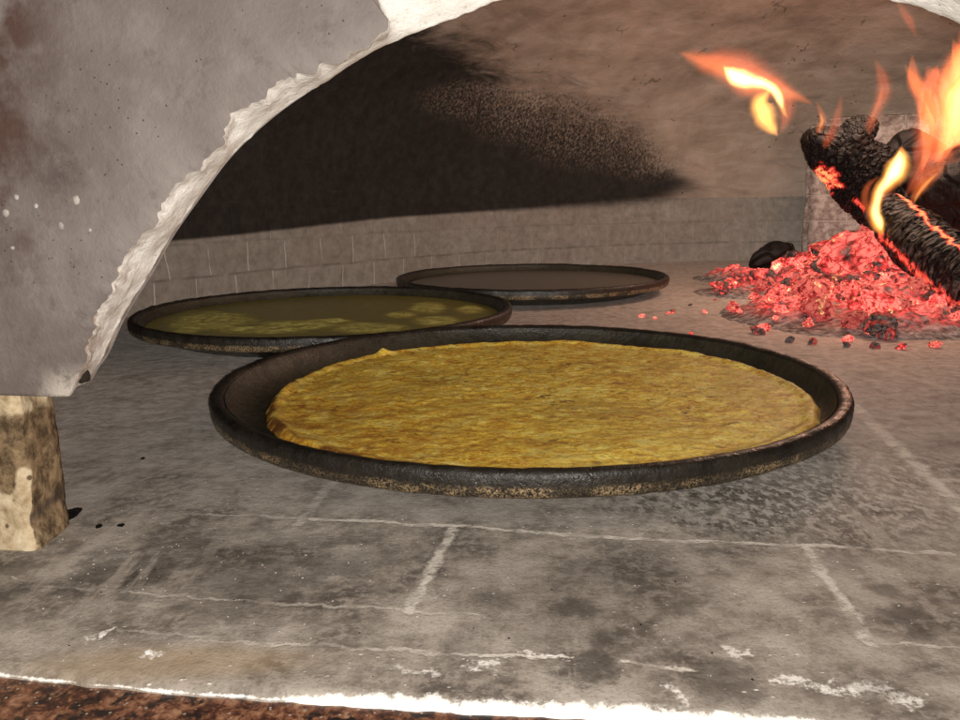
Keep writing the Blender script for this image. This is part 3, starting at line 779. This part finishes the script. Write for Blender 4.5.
# ------------------------------------------------------------------ coals
def coal_mesh(seed, elong=1.0):
    bm = bmesh.new(); bmesh.ops.create_icosphere(bm, subdivisions=4, radius=1)
    rs = random.Random(seed); pl = []
    for _ in range(9):
        d = Vector((rs.gauss(0, 1), rs.gauss(0, 1), rs.gauss(0, 1))).normalized(); pl.append((d, rs.uniform(.55, .85)))
    for v in bm.verts:
        c = v.co.copy()
        for d, h in pl:
            t = c.dot(d)
            if t > h: c -= d * (t - h) * .92
        c *= 1 + .22 * fbm(v.co * 1.6 + Vector((seed * 3.1, 0, 0)), 3)
        c += v.co * (.13 * fbm(v.co * 4 + Vector((0, seed, 0)), 4))
        v.co = Vector((c.x * elong, c.y, c.z * .78))
    me = bpy.data.meshes.new('coal'); bm.to_mesh(me); bm.free(); me.materials.append(M_emb)
    me.polygons.foreach_set('use_smooth', [True] * len(me.polygons)); return me
coals = [coal_mesh(s, random.Random(s).uniform(1, 1.7)) for s in range(12)]
protos = coals
heap_ridge = [Vector((.56, 1.50, 0)), Vector((.66, 1.28, 0)), Vector((.72, 1.05, 0)), Vector((.90, 1.0, 0))]
def heap_h(x, y):
    # height field of the ember heap
    p = Vector((x, y)); h = 0
    h = max(h, .112 * math.exp(-(((x - .74) / .155) ** 2 + ((y - 1.42) / .20) ** 2)))
    h = max(h, .055 * math.exp(-(((x - .62) / .15) ** 2 + ((y - 1.16) / .12) ** 2)))
    h = max(h, .036 * math.exp(-(((x - .445) / .065) ** 2 + ((y - 1.13) / .09) ** 2)))
    h = max(h, .030 * math.exp(-(((x - .58) / .14) ** 2 + ((y - 1.03) / .07) ** 2)))
    h = max(h, .022 * math.exp(-(((x - .50) / .09) ** 2 + ((y - 1.42) / .08) ** 2)))
    h = max(h, .030 * math.exp(-(((x - .53) / .06) ** 2 + ((y - 1.66) / .07) ** 2)))
    return h
bv, ba = [], []
NX, NY = 150, 150
for j in range(NY):
    for i in range(NX):
        x = .28 + i / (NX - 1) * .95; y = .88 + j / (NY - 1) * 1.0
        h = heap_h(x, y); q = Vector((x, y, 0))
        z = h * (1 + .12 * fbm(q * 12)) - .004 + (.010 * fbm(q * 38, 4) + .006 * abs(fbm(q * 70, 3))) * sstep(.004, .03, h)
        if h < .004: z = -.006
        bv.append((x, y, z)); ba.append(sstep(.006, .030, h))
bed = mesh_obj('ember_bed', bv, grid_faces(NX, NY), M_bed, attrs={'hot': ba}, smooth=True)
tag(bed, 'bed of ash and small glowing embers under the burning logs', 'embers', kind='stuff')
rs = random.Random(11)
def coal(x, y, z, size, label, first=False):
    o = bpy.data.objects.new('glowing_coal', rs.choice(coals)); COL.objects.link(o)
    o.location = (x, y, z); o.rotation_euler = (rs.uniform(-.6, .6), rs.uniform(-.6, .6), rs.uniform(0, 6.28)); o.scale = (size, size, size)
    tag(o, label, 'coal', 'glowing coals of the fire'); return o
cnt = 0; pts = []
tries = 0
while cnt < 270 and tries < 14000:
    tries += 1
    x = rs.uniform(.36, .98); y = rs.uniform(.95, 1.62); h = heap_h(x, y)
    if h < .0060 or rs.random() > (.5 + h * 9): continue
    pxx, pyy = topx(Vector((x, y, h)))
    if pxx > 1010: continue
    size = rs.choice((.004, .005, .006, .008, .010, .013, .017, .022)) * (1 if h < .03 else 1.15)
    if any((Vector((x, y)) - q).length < (size + s_) * .6 for q, s_ in pts): continue
    pts.append((Vector((x, y)), size))
    coal(x, y, h * 1.02 + size * .25, size, 'red hot coal in the thick of the heap under the burning logs')
    cnt += 1
# loose ones on the floor, placed from the photograph's floor positions
loose = [(758, 331, 7), (762, 328, 6), (740, 318, 3), (705, 312, 2.5), (672, 312, 3), (642, 316, 3), (668, 313, 2.5), (691, 334, 3), (790, 340, 5), (812, 342, 5), (846, 345, 4), (733, 283, 5), (745, 285, 6), (756, 279, 7),
         (766, 278, 7), (776, 272, 6), (800, 270, 6), (797, 276, 6), (755, 297, 6), (768, 299, 6), (783, 296, 7), (770, 305, 4), (752, 303, 3), (722, 288, 4), (690, 305, 2), (655, 318, 2), (735, 310, 2.5), (875, 346, 5), (900, 347, 5), (935, 345, 6), (848, 339, 5), (715, 300, 2)]
for (x, y, r_) in loose:
    p = on_z(x, y + r_ * .4); size = r_ / F * p.y * .95
    coal(p.x, p.y, size * .45, size, 'small glowing coal lying loose on the grey floor in front of the main heap' if r_ > 3.5 else 'tiny ember spark lying alone on the bare grey floor').name = 'loose_coal'
# large flat glowing slab at the back of heap
p = on_y(853, 249, 1.27)
big = bpy.data.objects.new('glowing_chunk', coals[5].copy()); COL.objects.link(big); big.location = p; big.scale = (.046, .038, .034); big.rotation_euler = (.3, -.5, .2)
M_big = mat_ember('hot_chunk', 1.2, off=.12); big.data.materials[0] = M_big; M_big.cycles.emission_sampling = 'NONE'
tag(big, 'largest bright red glowing chunk at the upper left of the ember heap', 'ember')

# ------------------------------------------------------------------ logs
def log(name, pts, radii, mat, hot=None, n=72, per=26, amp=.12, cells=(26, 18), squash=1.0, parent=None):
    sp = catmull([tuple(p) for p in pts], per); m_ = len(sp)
    rr = catmull([(r_, 0, 0) for r_ in radii], per)
    V, A, AU, AC, AS = [], [], [], [], []
    c0 = sp[0]
    up = Vector((0, 0, 1))
    def ring(c, T, rad, u, vals_hot=True):
        S_ = T.cross(up).normalized(); U_ = S_.cross(T).normalized()
        for i in range(n):
            a = 2 * math.pi * i / n; d = S_ * math.cos(a) + U_ * math.sin(a) * squash
            base = c + d * rad; q = base * 1.0
            dist, pos_ = noise.voronoi(Vector((u * cells[0] + .5 * noise.noise(base * 40), math.cos(a) * rad * cells[1] * 2, math.sin(a) * rad * cells[1] * 2)))
            cr = min(1, (dist[1] - dist[0]) * 3.2)
            e = amp * rad * (fbm(q * 14, 3) * .9 + .55 * (cr - .6))
            p = base + d * e; V.append(p - c0); A.append(hot(p, a) if hot else 0); AU.append(u); AC.append(math.cos(a)); AS.append(math.sin(a))
    L = 0
    for j, c in enumerate(sp):
        T = ((sp[min(m_ - 1, j + 1)] - sp[max(0, j - 1)])).normalized()
        if j: L += (c - sp[j - 1]).length
        if j == 0:
            for f, o_ in ((.02, -.25), (.5, -.22), (.8, -.14)): ring(c + T * rr[0].x * o_, T, rr[0].x * f, L)
        ring(c, T, rr[j].x, L)
        if j == m_ - 1:
            for f, o_ in ((.8, .14), (.5, .22), (.02, .25)): ring(c + T * rr[-1].x * o_, T, rr[-1].x * f, L)
    o = mesh_obj(name, V, grid_faces(n, m_ + 6, True), mat, attrs={'hot': A, 'along': AU, 'cx': AC, 'sx': AS}); o.location = c0; return o
MC1 = mat_char('charred_wood', (70, 70, 70), (.012, .010, .009)); MC2 = mat_char('cracked_char', (30, 30, 52), (.095, .083, .077), seed=3, stripes=True); MC3 = mat_char('dark_char', (24, 24, 24), (.015, .012, .011), seed=5)
for m_ in (MC1, MC2, MC3): m_.cycles.emission_sampling = 'NONE'
def px_log(spec): return [on_y(x, y, Y) for (x, y, Y) in spec]
def hotA(p, a):
    x, y = topx(p); return max(sstep(15, 5, math.hypot((x - 824) / 1.5, y - 180) + 11 * fbm(p * 45, 4)), .7 * sstep(4, 1, seg_d(x, y, (855, 200), (868, 213))))
lA = log('charred_log', px_log([(808, 137, 1.40), (824, 146, 1.41), (845, 160, 1.42), (868, 180, 1.42), (884, 205, 1.41), (890, 226, 1.40)]), [.016, .036, .050, .058, .048, .036], MC1, hotA, amp=.20, cells=(75, 52), n=120, per=34)
kn = log('knob', px_log([(846, 150, 1.40), (856, 136, 1.41), (866, 128, 1.42), (874, 126, 1.43)]), [.03, .030, .024, .010], MC1, None, amp=.3, cells=(70, 60), n=60, per=14)
kn.location = kn.location - lA.location; kn.parent = lA
tag(lA, 'short jagged black log with a red glowing patch, upper left of the fire', 'log')
def hotB(p, a):
    x, y = topx(p); x += 4.5 * fbm(p * 60, 3); y += 4.5 * fbm(p * 60 + Vector((4, 4, 4)), 3)
    e = seg_d(x, y, (893, 188), (912, 205)); e = min(e, seg_d(x, y, (912, 205), (930, 224)), seg_d(x, y, (930, 224), (960, 250)))
    lo = seg_d(x, y, (898, 252), (925, 280)); lo = min(lo, seg_d(x, y, (925, 280), (965, 312)), seg_d(x, y, (880, 235), (898, 252)))
    return max(sstep(3.2, 1, e), .7 * sstep(6, 1, lo))
lB = log('cracked_log', px_log([(884, 212, 1.29), (900, 226, 1.24), (925, 246, 1.16), (960, 274, 1.07), (1010, 312, .98), (1050, 340, .93)]), [.032, .037, .041, .043, .045, .045], MC2, hotB, amp=.14, cells=(80, 9), n=110, per=40)
tag(lB, 'thick black log with grey crosswise cracks running down to the right over the embers', 'log')
lC = log('round_ended_log', px_log([(907, 152, 1.44), (925, 165, 1.50), (960, 185, 1.60), (1030, 215, 1.75)]), [.040, .045, .05, .05], MC3, None, amp=.08)
tag(lC, 'scorched log seen by its brown round end behind the yellow flame', 'log')
lD = log('burnt_log', px_log([(915, 205, 1.42), (935, 196, 1.36), (965, 190, 1.30), (1020, 185, 1.22)]), [.045, .062, .070, .07], MC3, None, amp=.14)
tag(lD, 'dark burnt log at the right edge of the photo, above the cracked log', 'log')
p = on_z(768, 268); p2 = on_z(752, 272)
lE = log('charred_lump', [on_y(752, 268, 1.70), on_y(762, 261, 1.70), on_y(775, 254, 1.71), on_y(790, 252, 1.72)], [.012, .022, .026, .018], MC3, None, amp=.22, n=40, per=12)
tag(lE, 'small black charred lump lying apart on embers left of the brick buttress', 'charred wood')

# ------------------------------------------------------------------ flames
MF = {
 'faint': mat_flame('flame_faint', (1, .17, .06), 15),
 'orange': mat_flame('flame_orange', (1, .19, .05), 27),
 'yellow': mat_flame('flame_yellow', (1, .40, .08), 84),
 'core': mat_flame('flame_core', (1, .60, .20), 200),
}
def flame_part(name, spine, Y, key, parent, depth=.8, n=32, per=10):
    """spine: (px, py, half width px[, dY])"""
    pts = [on_y(s[0], s[1], Y + (s[3] if len(s) > 3 else 0)) for s in spine]
    sp = catmull([tuple(p) for p in pts], per); rr = catmull([(s[2] / F * Y, 0, 0) for s in spine], per)
    V = []
    view = (sp[len(sp) // 2] - EYE).normalized()
    for j, c in enumerate(sp):
        T = (sp[min(len(sp) - 1, j + 1)] - sp[max(0, j - 1)]).normalized()
        side = T.cross(Vector((0, 1, 0))).normalized(); bk = side.cross(T).normalized()
        for i in range(n):
            a = 2 * math.pi * i / n
            r_ = max(.0003, rr[j].x) * (1 + .18 * fbm(Vector((math.cos(a), math.sin(a), j * .12 + c.x * 9)), 3))
            ca, sa = math.cos(a), math.sin(a)
            V.append(c + side * ca * r_ * 1.45 + bk * math.copysign(max(.012, (1 - abs(ca)) ** 1.8), sa) * r_ * depth * 1.15 - parent.location)
    f = grid_faces(n, len(sp), True); f.append(tuple(reversed(range(n)))); f.append(tuple(range((len(sp) - 1) * n, len(sp) * n)))
    o = mesh_obj(name, V, f, MF[key], parent)
    bm = bmesh.new(); bm.from_mesh(o.data); bmesh.ops.recalc_face_normals(bm, faces=bm.faces[:])
    if bm.calc_volume(signed=True) < 0: bmesh.ops.reverse_faces(bm, faces=bm.faces[:])
    bm.to_mesh(o.data); bm.free()
    rm = o.modifiers.new('clean', 'REMESH'); rm.mode = 'VOXEL'; rm.voxel_size = .0013; rm.use_smooth_shade = True
    return o
def flame(loc_px, Y, label, parts):
    r_ = empty('flame', on_y(*loc_px, Y)); tag(r_, label, 'flame', 'flames of the wood fire')
    for (nm, sp, key) in parts: flame_part(nm, sp, Y, key, r_)
    return r_
flame((785, 120), 1.42, 'detached flame drifting left of the logs, bright yellow with a forked tail', [
    ('tongue', [(678, 52, .5), (692, 57, 6), (710, 64, 9), (730, 73, 10), (748, 83, 12), (766, 87, 10), (784, 92, 8), (798, 97, 5), (812, 104, 1)], 'orange'),
    ('tongue', [(723, 66, 1), (729, 72, 5), (738, 78, 7), (752, 82, 5.5), (765, 84, 4.5), (775, 90, 4), (780, 100, 4), (784, 112, 2.5), (788, 118, .5)], 'yellow'),
    ('core', [(724, 67, .5), (732, 74, 6), (743, 79, 7.5), (755, 81, 5.5), (765, 84, 4.4), (774, 90, 4), (780, 100, 3.4), (783, 110, .3)], 'core'),
    ('tongue', [(770, 90, 1), (761, 102, 8), (765, 116, 10), (772, 128, 6), (778, 136, .5)], 'yellow'),
    ('haze_tongue', [(700, 56, 1), (720, 58, 9), (745, 66, 12), (770, 80, 10), (786, 96, 8), (786, 116, 7), (780, 135, 1)], 'faint')])
flame((818, 134), 1.36, 'smallest orange flame at the left tip of the charred log', [('tongue', [(816, 100, .5), (820, 110, 2.5), (823, 120, 4), (819, 130, 3.5), (815, 134, .5)], 'orange'), ('core', [(820, 112, .5), (822, 122, 1.8), (818, 131, .4)], 'yellow')])
flame((828, 148), 1.36, 'thin faint flame licking the top of the charred log', [('tongue', [(842, 92, .5), (839, 110, 4), (834, 128, 5.5), (827, 142, 5), (824, 150, .5)], 'faint')])
flame((872, 134), 1.36, 'slim curved orange flame above the middle of the charred log', [('tongue', [(874, 58, .5), (882, 76, 6), (884, 92, 7.5), (877, 110, 6), (870, 126, 5), (870, 136, .5)], 'faint'), ('tongue', [(883, 84, .5), (880, 100, 2.5), (873, 116, 2.2), (871, 130, .4)], 'orange')])
flame((880, 234), 1.20, 'brightest yellow flame curling round the near end of the cracked log', [
    ('tongue', [(902, 144, .5), (901, 156, 5), (897, 170, 8), (888, 184, 8), (878, 196, 7), (874, 210, 6), (877, 224, 6), (884, 236, 1)], 'orange'),
    ('tongue', [(901, 146, .5), (901, 158, 8), (897, 170, 11), (889, 181, 8), (880, 190, 6), (876, 202, 5.4), (875, 214, 6), (879, 226, 6), (883, 236, .5)], 'yellow'),
    ('core', [(900, 150, .5), (899, 160, 5.4), (896, 170, 7), (889, 180, 5), (881, 190, 3.6), (877, 202, 3.4), (876, 213, 4.4), (880, 224, 3.6), (881, 231, .4)], 'core'),
    ('tongue', [(880, 176, .5), (868, 186, 3.5), (865, 200, 4), (870, 214, 3), (880, 226, .5)], 'orange')])
wisps = []
rw = random.Random(3)
for q in range(6):
    bx, by = rw.uniform(900, 985), rw.uniform(140, 205); tx, ty = bx + rw.uniform(-14, 22), rw.uniform(12, 80); sp_ = []
    for j in range(6):
        f = j / 5; sp_.append((bx + (tx - bx) * f + 8 * math.sin(f * 5 + q * 1.7), by + (ty - by) * f, (.4 if j in (0, 5) else rw.uniform(4.5, 9)), rw.uniform(-.03, .03) + (q - 5) * .012))
    wisps.append(('wisp', sp_, 'faint' if q % 3 else 'orange'))
flame((946, 196), 1.30, 'tallest broad orange flame at the right edge of the fire', [
    ('tongue', [(962, 18, .5), (966, 44, 9), (960, 76, 16), (955, 108, 16), (950, 132, 12), (944, 156, 8), (938, 176, 5), (930, 190, .5)], 'orange'),
    ('tongue', [(972, 70, 1), (968, 90, 12), (962, 112, 13), (960, 130, 9), (958, 146, .5)], 'orange'),
    ('haze_tongue', [(926, 66, 1), (938, 84, 16), (946, 112, 24), (940, 142, 22), (926, 168, 14), (905, 196, 1)], 'faint'),
    ('tongue', [(948, 62, .5), (944, 84, 5), (950, 108, 7), (946, 132, 6), (938, 158, 4), (934, 176, .5)], 'orange'),
    ('tongue', [(926, 88, .5), (930, 108, 5), (926, 130, 6), (918, 150, 5), (914, 170, .5)], 'faint'),
    ('tongue', [(962, 130, .5), (956, 152, 6), (950, 172, 8), (958, 192, 5), (962, 206, .5)], 'faint'),
    ('tongue', [(978, 60, 1), (964, 86, 7), (958, 110, 6), (952, 128, .5)], 'yellow'),
    *wisps, ('haze_tongue', [(990, 30, 1), (975, 60, 20), (966, 95, 26), (962, 130, 22), (950, 170, 12), (940, 195, 1)], 'orange')])
flame((930, 150), 1.34, 'leaning salmon orange flame left of the tallest flame', [('tongue', [(904, 64, .5), (912, 76, 5), (922, 90, 8), (932, 108, 8), (940, 126, 6), (946, 145, 4), (944, 160, .5)], 'orange')])
flame((918, 208), 1.22, 'wavy orange flame behind the upper edge of the cracked log', [('tongue', [(956, 142, .5), (946, 156, 4), (936, 172, 6), (922, 186, 6), (914, 198, 4), (912, 208, .5)], 'orange'), ('core', [(938, 172, .5), (926, 184, 2.4), (917, 196, 1.8), (914, 204, .4)], 'yellow')])
flame((914, 40), 1.40, 'highest faint flame wisp near the arch in the upper right corner', [('wisp', [(896, 0, .5), (904, 12, 4), (911, 24, 4), (917, 38, .5)], 'faint')])

# ------------------------------------------------------------------ debris
def crumb(x, y, w, h, label, mat, name='crumb', seed=0):
    p = on_z(x, y); me = coal_mesh(40 + seed, 1.0); me.materials[0] = mat
    o = bpy.data.objects.new(name, me); COL.objects.link(o); o.location = (p.x, p.y, h * .3); o.scale = (w, w * .8, h); tag(o, label, 'crumb'); o.rotation_euler = (0, 0, seed)
    return o
crumb(71, 517, .0065, .0042, 'largest black cinder touching the foot of the stained pier', MC3, 'cinder', 1)
crumb(99, 527, .0022, .0015, 'small dark brown cinder right of the stained pier, left of its twin', MC3, 'cinder', 2)
crumb(121, 526, .0026, .0012, 'small flat dark cinder, the one farther right of the stained pier', MC3, 'cinder', 3)
crumb(143, 459, .0018, .0012, 'single black speck on bare floor between pier and nearest pan', MC3, 'cinder', 4)
crumb(103, 635, .0022, .0010, 'white lime chip lying on the dark slab near the front left', M_wh, 'lime_chip', 5)
crumb(149, 653, .0019, .0010, 'white lime chip just above the tan stain near the front edge', M_wh, 'lime_chip', 6)
# tiny grit
gm = coal_mesh(77); gm.materials[0] = M_wh
V, Fc = [], []
rs2 = random.Random(5); bvs = [v.co.copy() for v in gm.vertices]
ico = bmesh.new(); bmesh.ops.create_icosphere(ico, subdivisions=1, radius=1); iv = [v.co.copy() for v in ico.verts]; iff = [[v.index for v in f.verts] for f in ico.faces]; ico.free()
fm = []
for _ in range(300):
    if rs2.random() < .35: x, y = rs2.gauss(190, 120), rs2.gauss(560, 28)
    else: x, y = rs2.uniform(0, 960), rs2.uniform(510, 690)
    if y < 505 or y > 695: continue
    p = on_z(x, y)
    if p.dot(AX) < on_z(480, 700).dot(AX): continue
    s = rs2.uniform(.00015, .00048); o0 = len(V); a = rs2.uniform(0, 6)
    for v in iv: V.append(Vector((p.x + (v.x * math.cos(a) * 1.5 - v.y * math.sin(a)) * s, p.y + (v.x * math.sin(a) * 1.5 + v.y * math.cos(a)) * s, s * .3 + v.z * s * .6)))
    mi = 0 if rs2.random() < .82 else 1
    for f in iff: Fc.append(tuple(o0 + k for k in f)); fm.append(mi)
gr = mesh_obj('grit', V, Fc, M_wh, mats=[MC3], fmat=fm, attrs={'low': [0] * len(V), 'hot': [0] * len(V)})
gr.data.materials[0] = Ms
tag(gr, 'fine pale and dark grit scattered over the front floor slabs', 'grit', kind='stuff')

# ------------------------------------------------------------------ light
W = bpy.data.worlds.new('World'); S.world = W; W.use_nodes = True
bg = W.node_tree.nodes['Background']; bg.inputs[0].default_value = (1.0, .86, .74, 1); bg.inputs[1].default_value = .20
def lamp(name, ty, loc, power, col, size, aim=None, lin=False):
    L = bpy.data.lights.new(name, ty); L.energy = power; L.color = col
    if ty == 'AREA': L.size = size
    else: L.shadow_soft_size = size
    o = bpy.data.objects.new(name, L); COL.objects.link(o); o.location = loc
    if aim is not None: o.rotation_euler = (Vector(aim) - Vector(loc)).to_track_quat('-Z', 'Y').to_euler()
    if lin:
        L.use_nodes = True; nt = L.node_tree; em = nt.nodes['Emission']; lf = nt.nodes.new('ShaderNodeLightFalloff')
        lf.inputs[0].default_value = 1.0; lf.inputs['Smooth'].default_value = 0; 
        mm = nt.nodes.new('ShaderNodeMath'); mm.operation = 'MULTIPLY'; mm.inputs[1].default_value = .70
        ma = nt.nodes.new('ShaderNodeMath'); ma.operation = 'MULTIPLY_ADD'; ma.inputs[1].default_value = .95
        nt.links.new(lf.outputs['Linear'], mm.inputs[0]); nt.links.new(lf.outputs['Constant'], ma.inputs[0])
        nt.links.new(mm.outputs[0], ma.inputs[2]); nt.links.new(ma.outputs[0], em.inputs[1])
    return o
lamp('phone_flash', 'POINT', (.004, 0, H - .001), 14.5, (1, .94, .865), .004, lin=True)
lamp('fire_glow', 'POINT', on_y(880, 50, 1.35), 4.0, (1, .70, .52), .08)
lamp('ember_glow', 'POINT', on_y(850, 262, 1.02) + Vector((0, 0, .05)), .2, (1, .28, .14), .05)
S.view_settings.view_transform = 'Standard'; S.view_settings.look = 'None'; S.view_settings.exposure = 0.42; S.view_settings.gamma = 1
S.cycles.max_bounces = 6; S.cycles.volume_bounces = 0; S.cycles.use_denoising = True
S.cycles.volume_step_rate = 2.0; S.cycles.volume_max_steps = 64
